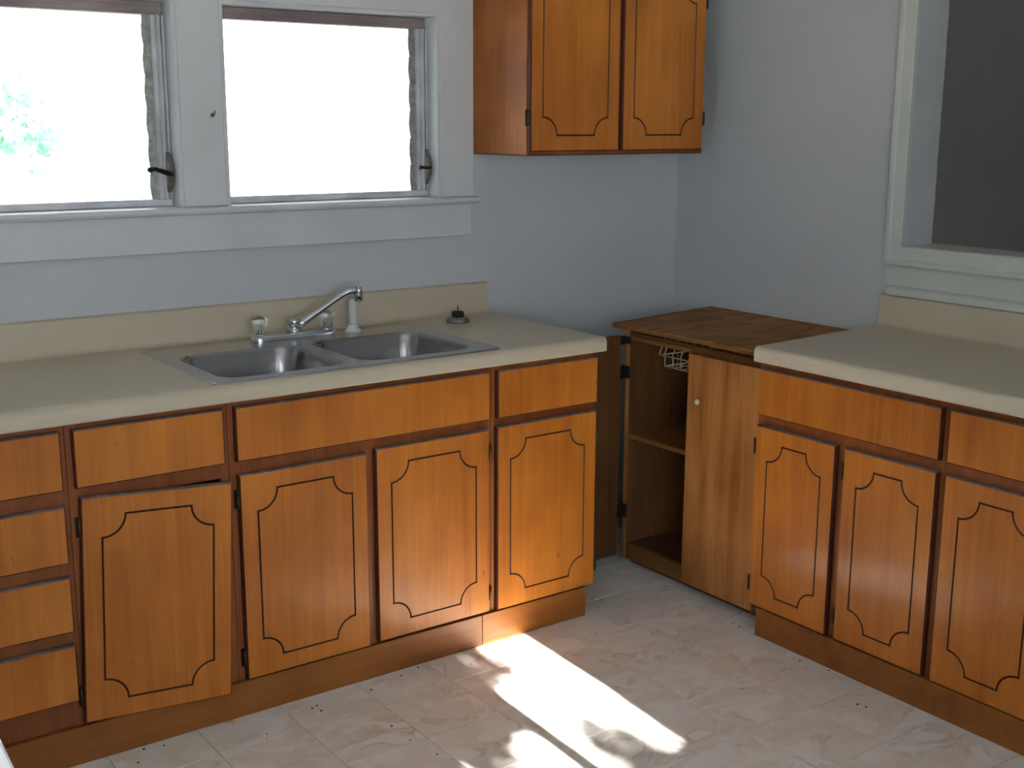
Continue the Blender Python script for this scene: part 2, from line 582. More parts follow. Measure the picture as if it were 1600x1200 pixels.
# stool sits on the wall face: shorten its back to the wall outside the openings
for v in o.data.vertices:
    if v.co.y > 0: v.co.y = -0.0
board('trim_6', MB().box(-2.85, -0.9575, -0.019, 0.0, 1.180, 1.2878))             # apron

def make_window(name, x0, x1, crank_open):
    z0, z1 = 1.300, 1.893
    root = struct_empty(name, ((x0 + x1) / 2, 0.03, z0))
    # painted jamb boards (lining + stop bead)
    j = MB()
    j.box(x0, x0 + 0.012, -0.018, 0.118, z0 + 0.008, z1)
    j.box(x1 - 0.012, x1, -0.018, 0.118, z0 + 0.008, z1)
    j.box(x0 + 0.012, x1 - 0.012, -0.018, 0.118, z1 - 0.012, z1)
    j.box(x0, x1, 0.0, 0.118, z0, z0 + 0.010)
    j.build('jamb', 'trim', root, bevel=0.0015)
    xa, xb = x0 + 0.0125, x1 - 0.0125
    # weathered wooden sash lining
    s = MB()
    s.box(xa, xb, 0.048, 0.098, 1.846, z1 - 0.0125)
    s.box(xa, xa + 0.022, 0.048, 0.098, 1.3105, 1.846)
    s.build('sash_frame', 'weathered', root, bevel=0.002)
    s = MB()
    s.box(xa + 0.022, xb, 0.042, 0.102, 1.3105, 1.331)
    s.build('bottom_rail', 'aluminium', root, bevel=0.002)
    # metal louvre channel on the right with an inner lip
    ch = MB()
    ch.box(xb - 0.006, xb, 0.040, 0.10, 1.331, 1.846)
    ch.box(xb - 0.030, xb - 0.006, 0.052, 0.056, 1.331, 1.846)
    ch.box(xb - 0.022, xb - 0.018, 0.030, 0.052, 1.331, 1.846)
    ch.box(xb - 0.034, xb - 0.030, 0.050, 0.098, 1.331, 1.846)
    ch.build('louvre_channel', 'aluminium', root, bevel=0.0008)
    n = 6
    pitch = (1.846 - 1.331) / n
    ga, gb = xa + 0.024, xb - 0.045
    for k in range(n):
        zc = 1.331 + pitch * (k + 0.5)
        hh = pitch * 0.54
        lean = 0.004
        q = MB()
        q.add([(ga, 0.066 + lean, zc + hh), (gb, 0.066 + lean, zc + hh), (gb, 0.071 + lean, zc + hh), (ga, 0.071 + lean, zc + hh),
               (ga, 0.066 - lean, zc - hh), (gb, 0.066 - lean, zc - hh), (gb, 0.071 - lean, zc - hh), (ga, 0.071 - lean, zc - hh)],
              [(0, 1, 2, 3), (7, 6, 5, 4), (4, 5, 1, 0), (5, 6, 2, 1), (6, 7, 3, 2), (7, 4, 0, 3)])
        q.build('glass_louvre', 'glass', root)
        # clip: a bowed metal carrier that holds the louvre end
        c = MB()
        rings = []
        m_ = 7
        for t in range(m_):
            u = t / (m_ - 1)
            zz = zc - hh + 2 * hh * u
            yy = 0.069 + lean * (2 * u - 1)
            bow = 0.009 + 0.005 * sin(pi * min(1, u * 1.15))
            rings.append([(gb - bow, yy - 0.008, zz), (gb + 0.014, yy - 0.008, zz), (gb + 0.014, yy + 0.009, zz), (gb - bow * 0.6, yy + 0.009, zz)])
        c.loft(rings, 0)
        c.build('louvre_clip', 'clip', root)
        c = MB()
        c.loft([[(ga + 0.005 - (0.004 if 0 < t < 6 else 0), 0.06 + lean * (t / 3 - 1), zc - hh + 2 * hh * t / 6), (xa + 0.022, 0.06 + lean * (t / 3 - 1), zc - hh + 2 * hh * t / 6),
                 (xa + 0.022, 0.078 + lean * (t / 3 - 1), zc - hh + 2 * hh * t / 6), (ga + 0.005, 0.078 + lean * (t / 3 - 1), zc - hh + 2 * hh * t / 6)] for t in range(7)], 0)
        c.build('louvre_clip', 'clip', root)
    # crank operator: domed housing + handle
    zc = 1.408
    h = MB()
    rings = []
    for t in range(9):
        u = t / 8
        zz = zc - 0.058 + 0.116 * u
        b_ = 0.006 + 0.028 * sin(pi * u) ** 0.9
        rings.append([(xb - 0.020, 0.046, zz), (xb - 0.020, 0.040 - b_, zz), (xb - 0.004, 0.040 - b_, zz), (xb - 0.0065, 0.046, zz)])
    h.loft(rings, 0)
    h.build('crank_housing', 'crank', root, bevel=0.002)
    a = MB()
    if crank_open:
        a.tube([(xb - 0.014, 0.008, zc - 0.004), (xb - 0.030, -0.006, zc), (xb - 0.056, -0.014, zc + 0.008), (xb - 0.072, -0.016, zc + 0.013), (xb - 0.082, -0.020, zc + 0.010)],
               [0.0085, 0.008, 0.0065, 0.0055, 0.005], 10)
        a.lathe((xb - 0.084, -0.021, zc + 0.004), [(0.002, -0.002), (0.0085, 0.001), (0.010, 0.006), (0.008, 0.011), (0.002, 0.014)], 12)
    else:
        a.tube([(xb - 0.012, 0.008, zc - 0.002), (xb - 0.028, 0.002, zc - 0.002), (xb - 0.044, 0.012, zc)], [0.007, 0.0055, 0.0045], 10)
        a.lathe((xb - 0.046, 0.013, zc - 0.006), [(0.002, -0.002), (0.006, 0.001), (0.007, 0.006), (0.002, 0.012)], 12)
    a.build('crank_handle', 'bronze', root)
    return root
make_window('window_1', WL[0], WL[1], True)
make_window('window_2', WR[0], WR[1], False)

# unseen windows: one lets in the sun patch, the others are added fill light
def rear_window():
    x0, x1, z0, z1 = RW
    root = struct_empty('window_3', ((x0 + x1) / 2, YF, z0))
    f = MB()
    t = 0.005
    f.box(x0, x0 + t, YF - 0.10, YF - 0.02, z0, z1)
    f.box(x1 - t, x1, YF - 0.10, YF - 0.02, z0, z1)
    f.box(x0 + t, x1 - t, YF - 0.10, YF - 0.02, z1 - t, z1)
    f.box(x0 + t, x1 - t, YF - 0.10, YF - 0.02, z0, z0 + t)
    xm = -1.672
    f.box(xm - 0.022, xm + 0.022, YF - 0.10, YF - 0.03, z0 + t, z1 - t)
    f.build('window_frame', 'trim', root)
    MB().box(x0 + t, x1 - t, YF - 0.062, YF - 0.058, z0 + t, z1 - t).build('pane', 'glass', root)
    return root
rear_window()
def rear_fill_window():
    x0, x1, z0, z1 = RW2
    root = struct_empty('fill_window_5', ((x0 + x1) / 2, YF, z0))
    f = MB()
    t = 0.03
    f.box(x0, x0 + t, YF - 0.10, YF - 0.02, z0, z1)
    f.box(x1 - t, x1, YF - 0.10, YF - 0.02, z0, z1)
    f.box(x0 + t, x1 - t, YF - 0.10, YF - 0.02, z1 - t, z1)
    f.box(x0 + t, x1 - t, YF - 0.10, YF - 0.02, z0, z0 + t)
    f.build('window_frame', 'trim', root)
    MB().box(x0 + t, x1 - t, YF - 0.062, YF - 0.058, z0 + t, z1 - t).build('pane', 'glass', root)
rear_fill_window()
struct('sun_blocker_roof', MB().box(-4.6, -2.12, YF - 2.8, YF - 0.125, 2.16, 2.26), 'trim')  # unseen roof added to keep sun out of the rear fill window
def left_fill_window():
    y0, y1, z0, z1 = LW
    root = struct_empty('fill_window_4', (XW, (y0 + y1) / 2, z0))
    f = MB()
    t = 0.03
    f.box(XW - 0.10, XW - 0.02, y0, y0 + t, z0, z1)
    f.box(XW - 0.10, XW - 0.02, y1 - t, y1, z0, z1)
    f.box(XW - 0.10, XW - 0.02, y0 + t, y1 - t, z1 - t, z1)
    f.box(XW - 0.10, XW - 0.02, y0 + t, y1 - t, z0, z0 + t)
    f.build('window_frame', 'trim', root)
    MB().box(XW - 0.062, XW - 0.058, y0 + t, y1 - t, z0 + t, z1 - t).build('pane', 'glass', root)
left_fill_window()

# pass-through trim on the right wall: moulded casing, sill and jamb
def casing_profile(d):   # d = 0 at the opening side .. 0.062 outer
    return [(0, 0.0), (0, 0.016), (0.006, 0.018), (0.040, 0.018), (0.044, 0.024), (0.056, 0.024), (0.062, 0.018), (0.062, 0)]
y1, z0 = PT[1], PT[2]
y0p, z1p = PT[0], PT[3]
cs = MB()
loops = []
for (cy, cz, sy, sz) in ((y1, z0, 1, -1), (y0p, z0, -1, -1), (y0p, z1p, -1, 1), (y1, z1p, 1, 1), (y1, z0, 1, -1)):
    loops.append([(-t, cy + sy * d, cz + sz * d) for d, t in casing_profile(0)])
cs.loft(loops, 0, cap=False)
o = cs.build('trim_7', 'trim2')
o['kind'] = 'structure'
board('trim_8', MB().box(0.0, 0.16, PT[0], PT[1], 1.164, 1.1735), 'trim2', bevel=0)   # pass-through sill board
board('trim_9', MB().box(-0.004, 0.0, -2.7, -0.983, 1.046, 1.1102), 'trim2', bevel=0.001)   # painted panel under it
# small quarter-round bead over the right backsplash
q = MB()
q.loft([[(0, y, 1.0175), (-0.020, y, 1.0175), (-0.0185, y, 1.027), (-0.013, y, 1.036), (-0.004, y, 1.042), (0, y, 1.0435)] for y in (-2.5, -1.0)], 0)
o = q.build('trim_10', 'trim2')
o['kind'] = 'structure'

# ------------------------------------------------------------------ cabinets
G = 0.0052  # groove width
def groove_loops(L_, Rr, B, T):
    r = 0.056
    def loop(off):
        rr = r - off
        e = abs(off)
        pts = []
        for (cx, cz, sx, sz) in ((L_, B, 1, 1), (Rr, B, -1, 1), (Rr, T, -1, -1), (L_, T, 1, -1)):
            # arc centred on the corner, from one line to the other
            a0 = math.asin(-off / rr)
            n = 9
            arc = []
            for k in range(n + 1):
                a = a0 + (pi / 2 - 2 * a0) * k / n
                arc.append((cx + sx * rr * cos(a), cz + sz * rr * sin(a)))
            # counter-clockwise order
            if (sx, sz) in ((1, 1), (-1, -1)): arc = arc[::-1]
            pts += arc
        return pts
    return loop(G / 2), loop(0), loop(-G / 2)

def slab_panel(mapf, u0, u1, w0, w1, t, groove=True, ch=0.0035, rot=None):
    """door / drawer front in its own plane; mapf(u, w, d) -> world. d = 0 back, t front. returns MB with mats [face, edge, groove]"""
    mb = MB()
    us, ws = (u0, u1), (w0, w1)
    rect = lambda i: [(u0 + i, w0 + i), (u1 - i, w0 + i), (u1 - i, w1 - i), (u0 + i, w1 - i)]
    P = lambda pts, d: [mapf(u, w_, d) for u, w_ in pts]
    back, mid, front = rect(0), rect(0), rect(ch)
    n0 = P(back, 0) + P(mid, t - ch * 1.3)
    mb.add(n0, [(3, 2, 1, 0)] + [(i, (i + 1) % 4, 4 + (i + 1) % 4, 4 + i) for i in (0, 1, 3)], 1)
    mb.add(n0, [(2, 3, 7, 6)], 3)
    n1 = P(mid, t - ch * 1.3) + P(front, t)
    mb.add(n1, [(i, (i + 1) % 4, 4 + (i + 1) % 4, 4 + i) for i in (0, 1, 3)], 1)
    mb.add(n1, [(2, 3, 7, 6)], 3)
    if not groove:
        mb.add(P(front, t), [(0, 1, 2, 3)], 0)
        return mb
    gi = 0.0485
    o_, c_, i_ = groove_loops(u0 + gi, u1 - gi, w0 + gi + 0.002, w1 - gi)
    allp = front + o_
    tess = tessellate_polygon([[Vector((u, w_, 0)) for u, w_ in front], [Vector((u, w_, 0)) for u, w_ in o_]])
    mb.add(P(allp, t), [tuple(f) for f in tess], 0)
    n = len(o_)
    mb.add(P(o_, t) + P(c_, t - 0.0028), [(i, (i + 1) % n, n + (i + 1) % n, n + i) for i in range(n)], 2)
    mb.add(P(c_, t - 0.0028) + P(i_, t), [(i, (i + 1) % n, n + (i + 1) % n, n + i) for i in range(n)], 2)
    tess = tessellate_polygon([[Vector((u, w_, 0)) for u, w_ in i_]])
    mb.add(P(i_, t), [tuple(f) for f in tess], 0)
    return mb

MATS = ['door', 'edge', 'groove', 'litdusty']
def weld(o):
    bm = bmesh.new()
    bm.from_mesh(o.data)
    bmesh.ops.remove_doubles(bm, verts=bm.verts, dist=1e-5)
    bmesh.ops.recalc_face_normals(bm, faces=bm.faces)
    bm.to_mesh(o.data)
    bm.free()

def hinge(mapf, u, w_, parent, side, mt='hinge', h=0.05):
    """small leaf + barrel on the face frame beside the door edge; side=-1: at the door's low-u edge"""
    mb = MB()
    a, b = (u - 0.010, u - 0.001) if side < 0 else (u + 0.001, u + 0.010)
    pts = [mapf(p, q, d) for d in (0.0, 0.003) for p, q in ((a, w_ - h / 2), (b, w_ - h / 2), (b, w_ + h / 2), (a, w_ + h / 2))]
    mb.add(pts, [(3, 2, 1, 0), (4, 5, 6, 7), (0, 1, 5, 4), (1, 2, 6, 5), (2, 3, 7, 6), (3, 0, 4, 7)])
    c = u + 0.0045 * side
    q = [(c - 0.001, 0.003), (c + 0.001, 0.003), (c + 0.001, 0.0125), (c - 0.001, 0.0125)]
    mb.add([mapf(a_, z_, d_) for z_ in (w_ - h * 0.42, w_ + h * 0.42) for a_, d_ in q], [(3, 2, 1, 0), (4, 5, 6, 7), (0, 1, 5, 4), (1, 2, 6, 5), (2, 3, 7, 6), (3, 0, 4, 7)])
    mb.tube([mapf(c, w_ - h * 0.42, 0.0145), mapf(c, w_ + h * 0.42, 0.0145)], 0.0042, 8)
    mb.tube([mapf(c, w_ - h * 0.5, 0.0145), mapf(c, w_ - h * 0.42, 0.0145)], 0.0028, 8)
    mb.tube([mapf(c, w_ + h * 0.42, 0.0145), mapf(c, w_ + h * 0.5, 0.0145)], 0.0028, 8)
    return mb.build('hinge', mt, parent)

def cabinet(root, mapf, depthf, u0, u1, ztop, zbot, openings, shelf=None):
    """mapf(u,w,d): d measured outward from face-frame front plane. Builds side/back/bottom panels and a face frame with openings.
       openings: list of (ua, ub, wa, wb)"""
    D = 0.55
    def bx(mb, a, b, c, d, e, f, mi=0):
        pts = [mapf(p, q, r) for r in (e, f) for p, q in ((a, c), (b, c), (b, d), (a, d))]
        mb.add(pts, [(3, 2, 1, 0), (4, 5, 6, 7), (0, 1, 5, 4), (1, 2, 6, 5), (2, 3, 7, 6), (3, 0, 4, 7)], mi)
    # carcass
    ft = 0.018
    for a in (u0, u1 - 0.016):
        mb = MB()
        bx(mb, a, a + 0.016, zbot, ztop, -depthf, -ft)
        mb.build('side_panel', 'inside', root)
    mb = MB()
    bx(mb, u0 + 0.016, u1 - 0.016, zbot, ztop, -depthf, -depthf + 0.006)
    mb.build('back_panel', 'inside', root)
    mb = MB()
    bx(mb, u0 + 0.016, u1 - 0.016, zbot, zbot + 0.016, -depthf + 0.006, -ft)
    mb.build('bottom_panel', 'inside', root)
    # face frame: grid cells not in openings
    us = sorted(set([u0, u1] + [o[0] for o in openings] + [o[1] for o in openings]))
    ws = sorted(set([zbot, ztop] + [o[2] for o in openings] + [o[3] for o in openings]))
    # stiles: full height columns where no opening
    def is_open(u, w_):
        return any(o[0] < u < o[1] and o[2] < w_ < o[3] for o in openings)
    for a, b in zip(us[:-1], us[1:]):
        um = (a + b) / 2
        if not any(is_open(um, (c + d) / 2) for c, d in zip(ws[:-1], ws[1:])):
            mb = MB()
            bx(mb, a, b, zbot, ztop, -ft, 0)
            mb.build('stile', 'frame', root, bevel=0.0006)
    done = set()
    for c, d in zip(ws[:-1], ws[1:]):
        run = None
        for a, b in list(zip(us[:-1], us[1:])) + [(None, None)]:
            full = a is not None and not any(is_open((a + b) / 2, (p + q) / 2) for p, q in zip(ws[:-1], ws[1:]))
            solid = a is not None and not full and not is_open((a + b) / 2, (c + d) / 2)
            if solid:
                run = [run[0], b] if run else [a, b]
            elif run:
                mb = MB()
                bx(mb, run[0], run[1], c, d, -ft, -0.0004)
                mb.build('rail', 'frame', root)
                run = None

# ---- left run (faces -y).  u = x, w = z, d outward = -y
FL = 0.587
def mapL(u, w_, d): return (u, -(FL + d), w_)
DT = 0.018
def door(root, mapf, u0, u1, w0, w1, hinge_side, hw, name='door', groove=True):
    mf = lambda u, w_, d: mapf(u, w_, d + 0.0006)
    o = slab_panel(mf, u0, u1, w0, w1, DT - 0.0006, groove).build(name, MATS, root)
    weld(o)
    if hinge_side:
        for h in hw:
            hinge(mapf, u0 if hinge_side < 0 else u1, h, o, hinge_side)
    return o
ZT, ZB = 0.871, 0.098
gpL = 'stained wood base cabinets under the sink counter'
# drawer stack
r = thing('drawer_cabinet', 'base cabinet with four stacked plain drawers at the left edge of the photo', 'cabinet', (-2.70, -0.30, 0.0), gpL)
cabinet(r, mapL, 0.56, -2.900, -2.4945, ZT, ZB, [(-2.872, -2.522, a, b) for a, b in ((0.715, 0.835), (0.535, 0.652), (0.36, 0.478), (0.18, 0.30))])
for a, b in ((0.7015, 0.8455), (0.5218, 0.6640), (0.3485, 0.4885), (0.1690, 0.3155)):
    door(r, mapL, -2.885, -2.508, a, b, 0, [], 'drawer', False)
# crooked-door unit
r = thing('base_cabinet', 'base cabinet whose door hangs crooked below one wide drawer, leaving a dark gap', 'cabinet', (-2.29, -0.30, 0.0), gpL)
cabinet(r, mapL, 0.56, -2.4935, -2.0915, ZT, ZB, [(-2.466, -2.119, 0.715, 0.835), (-2.466, -2.115, 0.125, 0.662)])
door(r, mapL, -2.4800, -2.1060, 0.7015, 0.8455, 0, [], 'drawer', False)
# door hung out of true: rotated about its upper hinge and a little ajar
pu, pw = -2.4735, 0.6800
ra, rb = R(-2.7), R(4.6)
def mapC(u, w_, d):
    du, dw = u - pu, w_ - pw
    x = du * cos(ra) - dw * sin(ra)
    z = du * sin(ra) + dw * cos(ra)
    xo = x * cos(rb)
    yo = max(0.0, x + 0.03) * sin(rb)
    return (pu + xo, -(FL + d + yo + 0.0025), pw + z)
dd = door(r, mapC, -2.4735, -2.1040, 0.1060, 0.6800, 0, [])
for h in (0.603, 0.175):
    hinge(mapL, -2.4740 - (0.024 if h < 0.3 else 0), h, dd, -1)
# sink unit
r = thing('sink_cabinet', 'wide base cabinet below the sink with a long false drawer front over two doors', 'cabinet', (-1.68, -0.30, 0.0), gpL)
cabinet(r, mapL, 0.56, -2.0905, -1.2765, ZT - 0.0, ZB, [(-2.060, -1.700, 0.125, 0.655), (-1.665, -1.305, 0.125, 0.655), (-2.06, -1.305, 0.72, 0.83)])
door(r, mapL, -2.0760, -1.2905, 0.7010, 0.8450, 0, [], 'drawer_front', False)
door(r, mapL, -2.0730, -1.7005, 0.1005, 0.6660, -1, (0.600, 0.161))
door(r, mapL, -1.6735, -1.2920, 0.1050, 0.6730, 1, (0.604, 0.164))
# end unit
r = thing('base_cabinet', 'narrow base cabinet at the right end of the sink counter, beside the open corner cabinet', 'cabinet', (-1.08, -0.30, 0.0), gpL)
cabinet(r, mapL, 0.56, -1.2755, -0.8830, ZT, ZB, [(-1.25, -0.91, 0.715, 0.835), (-1.25, -0.91, 0.125, 0.655)])
door(r, mapL, -1.2620, -0.8830, 0.7010, 0.8450, 0, [], 'drawer', False)
door(r, mapL, -1.2645, -0.8850, 0.1020, 0.6760, 1, (0.600, 0.171))

# kick boards, left run
def kick(name, mb, label, m='kick'):
    o = mb.build(name, m, None, bevel=0.001)
    return tag(o, label, 'kick board')
kick('kick_board', MB().box(-2.90, -1.3172, -0.601, -0.5868, 0.0, 0.0975), 'long brown kick board along the floor below the drawer stack and sink doors')
kick('kick_board', MB().box(-1.3155, -0.9140, -0.601, -0.5868, 0.0, 0.0975), 'short kick board right of the seam, ending at the right end of the sink cabinets')
tag(MB().box(-2.895, -0.918, -0.585, -0.56, 0.0, 0.0975).build('toe_blocking', 'inside'), 'plain blocking strip behind the kick boards of the sink run', 'blocking')

# ---- right run (faces -x). u = -y, w = z
FRX = 0.570
def mapR(u, w_, d): return (-(FRX + d), -u, w_)
gpR = 'stained wood base cabinets under the right counter'
r = thing('base_cabinet', 'base cabinet of the right counter with one wide drawer over two narrow doors', 'cabinet', (-0.30, -1.31, 0.0), gpR)
cabinet(r, mapR, 0.55, 0.9860, 1.6365, 0.869, 0.092, [(1.012, 1.61, 0.715, 0.825), (1.012, 1.292, 0.12, 0.652), (1.328, 1.61, 0.12, 0.652)])
door(r, mapR, 0.9950, 1.6260, 0.6985, 0.8400, 0, [], 'drawer', False)
door(r, mapR, 0.9950, 1.2950, 0.0955, 0.6670, -1, (0.600, 0.165))
door(r, mapR, 1.3245, 1.6240, 0.0965, 0.6670, -1, (0.600, 0.165))
r = thing('base_cabinet', 'base cabinet cut off by the right edge of the photo, below the right counter', 'cabinet', (-0.30, -1.97, 0.0), gpR)
cabinet(r, mapR, 0.55, 1.6375, 2.3000, 0.869, 0.092, [(1.665, 2.27, 0.715, 0.825), (1.665, 1.95, 0.12, 0.652), (1.99, 2.27, 0.12, 0.652)])
door(r, mapR, 1.6480, 2.2850, 0.6985, 0.8400, 0, [], 'drawer', False)
door(r, mapR, 1.6485, 1.9500, 0.0945, 0.6670, 1, (0.600, 0.165))
door(r, mapR, 1.9800, 2.2850, 0.0945, 0.6670, 1, (0.600, 0.165))
kick('kick_board', MB().box(-0.584, -0.5698, -2.30, -1.0245, 0.0, 0.0915), 'brown kick board along the floor under the right-hand cabinets')
tag(MB().box(-0.568, -0.54, -2.295, -1.03, 0.0, 0.0915).build('toe_blocking', 'inside'), 'plain blocking strip behind the kick board of the right run', 'blocking')

# ---- upper cabinet
FU = 0.314
def mapU(u, w_, d): return (u, -(FU + d), w_)
r = thing('wall_cabinet', 'wall-hung wood cabinet with two grooved doors, right of the windows', 'cabinet', (-0.565, -0.15, 1.452))
cabinet(r, mapU, FU, -0.9455, -0.1860, 2.10, 1.452, [(-0.92, -0.60, 1.48, 2.06), (-0.555, -0.215, 1.48, 2.06)])
# finished outer faces
MB().box(-0.9485, -0.9457, -0.314, -0.0005, 1.4525, 2.10).build('finished_side', 'side', r)
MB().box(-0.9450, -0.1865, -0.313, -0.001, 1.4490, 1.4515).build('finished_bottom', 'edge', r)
door(r, mapU, -0.9460, -0.5840, 1.4620, 2.0500, -1, (1.566, 1.95))
door(r, mapU, -0.5680, -0.2010, 1.4620, 2.0500, 1, (1.566, 1.955))

# ---- corner cabinet of old fir boards
r = thing('corner_cabinet', 'open old fir cabinet in the room corner with worn plank top', 'cabinet', (-0.27, -0.62, 0.0))
XF = -0.500
# skewed top board
tp = [(-0.5600, -0.2935), (-0.5535, -0.9840), (-0.003, -0.9840), (-0.003, -0.2050)]
mb = MB()
zt = 0.8665
mb.add([(x, y, 0.8655) for x, y in tp] + [(x, y, zt + 0.0095 - 0.001) for x, y in tp], [(3, 2, 1, 0)] + [(i, (i + 1) % 4, 4 + (i + 1) % 4, 4 + i) for i in range(4)], 1)
mb.build('top_edge', 'oldedge', r).name = 'top_core'
# three planks on the core
zz0, zz1 = 0.8752, 0.8800
cuts = [0.0, 0.34, 0.68, 1.0]
for a, b in zip(cuts[:-1], cuts[1:]):
    def lerp(p, q, t): return (p[0] + (q[0] - p[0]) * t, p[1] + (q[1] - p[1]) * t)
    g = 0.0012
    l0, l1 = lerp(tp[0], tp[3], a + (g if a else 0)), lerp(tp[0], tp[3], b)
    r0, r1 = lerp(tp[1], tp[2], a + (g if a else 0)), lerp(tp[1], tp[2], b)
    MB().add([(*l0, zz0), (*r0, zz0), (*r1, zz0), (*l1, zz0), (*l0, zz1), (*r0, zz1), (*r1, zz1), (*l1, zz1)],
             [(3, 2, 1, 0), (4, 5, 6, 7), (0, 1, 5, 4), (1, 2, 6, 5), (2, 3, 7, 6), (3, 0, 4, 7)]).build('top_plank', 'oldtop', r, bevel=0.001)
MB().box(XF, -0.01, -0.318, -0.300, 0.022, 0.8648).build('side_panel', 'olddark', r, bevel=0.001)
MB().box(XF - 0.003, XF - 0.0002, -0.3185, -0.3005, 0.022, 0.8648).build('stile', 'old', r)
MB().box(XF, -0.01, -0.975, -0.957, 0.022, 0.8648).build('side_panel', 'old', r, bevel=0.001)
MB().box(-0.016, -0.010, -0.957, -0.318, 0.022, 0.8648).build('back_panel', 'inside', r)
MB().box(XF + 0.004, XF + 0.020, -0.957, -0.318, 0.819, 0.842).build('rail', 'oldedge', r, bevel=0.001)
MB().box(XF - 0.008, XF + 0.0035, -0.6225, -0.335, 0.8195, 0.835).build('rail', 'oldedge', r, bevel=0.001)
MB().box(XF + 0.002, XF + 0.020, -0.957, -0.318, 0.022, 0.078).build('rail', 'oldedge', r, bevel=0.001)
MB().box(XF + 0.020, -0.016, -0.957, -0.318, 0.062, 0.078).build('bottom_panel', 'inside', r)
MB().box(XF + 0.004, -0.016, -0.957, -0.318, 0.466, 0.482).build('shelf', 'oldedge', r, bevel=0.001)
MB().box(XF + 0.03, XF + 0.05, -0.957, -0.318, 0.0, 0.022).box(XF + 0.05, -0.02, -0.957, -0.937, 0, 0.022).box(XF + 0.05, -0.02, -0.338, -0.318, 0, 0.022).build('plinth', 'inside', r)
# closed right door of three glued boards, small knob
dm = MB()
dm.box(-0.5205, -0.5015, -0.9480, -0.6270, 0.034, 0.820)
dr = dm.build('door', 'old', r, bevel=0.0015)
MB().lathe((-0.5205, -0.683, 0.670), [(0.004, 0.0), (0.005, -0.004), (0.0095, -0.008), (0.0095, -0.012), (0.006, -0.0145), (0.002, -0.015)], 16, axis='x').build('knob', 'wire', dr)
# open left door, swung out behind the sink run
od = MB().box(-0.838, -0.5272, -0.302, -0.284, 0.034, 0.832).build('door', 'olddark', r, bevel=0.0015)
for zc, hh in ((0.703, 0.045), (0.200, 0.050), (0.816, 0.026)):
    h = MB()
    h.box(-0.5060, -0.5005, -0.322, -0.3015, zc - hh / 2, zc + hh / 2)
    h.box(-0.5300, -0.5272, -0.3175, -0.2995, zc - hh / 2, zc + hh / 2)
    h.tube([(-0.516, -0.2995, zc - hh / 2 - 0.002), (-0.516, -0.2995, zc + hh / 2 + 0.002)], 0.0065, 8)
    h.box(-0.5272, -0.5060, -0.3035, -0.2995, zc - hh / 2, zc + hh / 2)
    h.build('hinge', 'blackhinge', od)

# wire basket hanging under the top
wb = thing('wire_basket', 'small cream wire basket hanging under the top inside the open corner cabinet', 'basket', (-0.30, -0.56, 0.72))
fr = MB()
rw = 0.0022
def wire(mb, pts, r=rw): mb.tube(pts, r, 6)
xf, xb_ = -0.415, -0.16
ya, yb = -0.405, -0.80
zt_, zm, zb_ = 0.838, 0.765, 0.729
rim = MB()
wire(rim, [(xf, ya + 0.022, zm), (xf, yb, zm), (xb_, yb, zm), (xb_, ya + 0.022, zm), (xf, ya + 0.022, zm)], 0.0028)
rim.build('rim_wire', 'wire', wb)
bt = MB()
wire(bt, [(xf, ya, zb_), (xf, yb, zb_), (xb_, yb, zb_), (xb_, ya, zb_), (xf, ya, zb_)], 0.0028)
bt.build('base_wire', 'wire', wb)
k = 0
y = ya
while y > yb:
    q = MB()
    wire(q, [(xf, y, zm), (xf, y, zb_), (xb_, y, zb_), (xb_, y, zm)])
    q.build('grid_wire', 'wire', wb)
    y -= 0.040
for x in (xf + 0.06, xf + 0.12, xf + 0.18):
    q = MB()
    wire(q, [(x, ya, zm), (x, ya, zb_), (x, yb, zb_), (x, yb, zm)])
    q.build('grid_wire', 'wire', wb)
for y in (-0.375, -0.40, -0.44, -0.48, -0.52, -0.56):
    q = MB()
    wire(q, [(xf + 0.0, y, zm), (xf + 0.02, y - 0.012, zt_), (xf + 0.02, y - 0.012, 0.8652)])
    q.build('hanger_wire', 'wire', wb)

# ------------------------------------------------------------------ countertops
def nose_profile(D, zb):
    """section (depth from wall, z): rolled front edge, coved backsplash; depth positive outward"""
    pts = [(0.0, 0.8715), (D - 0.055, 0.8715), (D - 0.055, zb), (D - 0.004, zb), (D, zb + 0.004)]
    pts += [(D, 0.897)]
    for k in range(1, 7):
        a = pi / 2 * k / 6
        pts.append((D - 0.016 + 0.016 * cos(a), 0.899 + 0.0165 * sin(a)))
    pts.append((D - 0.040, 0.914))
    return pts
def splash_profile():
    pts = [(0.036, 0.914)]
    for k in range(1, 6):
        a = pi / 2 * k / 6
        pts.append((0.036 - 0.015 * sin(a), 0.929 - 0.015 * cos(a)))
    pts += [(0.0205, 0.930), (0.0205, 1.006), (0.018, 1.013), (0.012, 1.0165), (0.0, 1.017)]
    return pts
def extrude_profile(mb, pts, ends, mapp):
    mb.loft([[mapp(e(d) if callable(e) else e, d, z) for d, z in pts] for e in ends], 0, smooth=False)

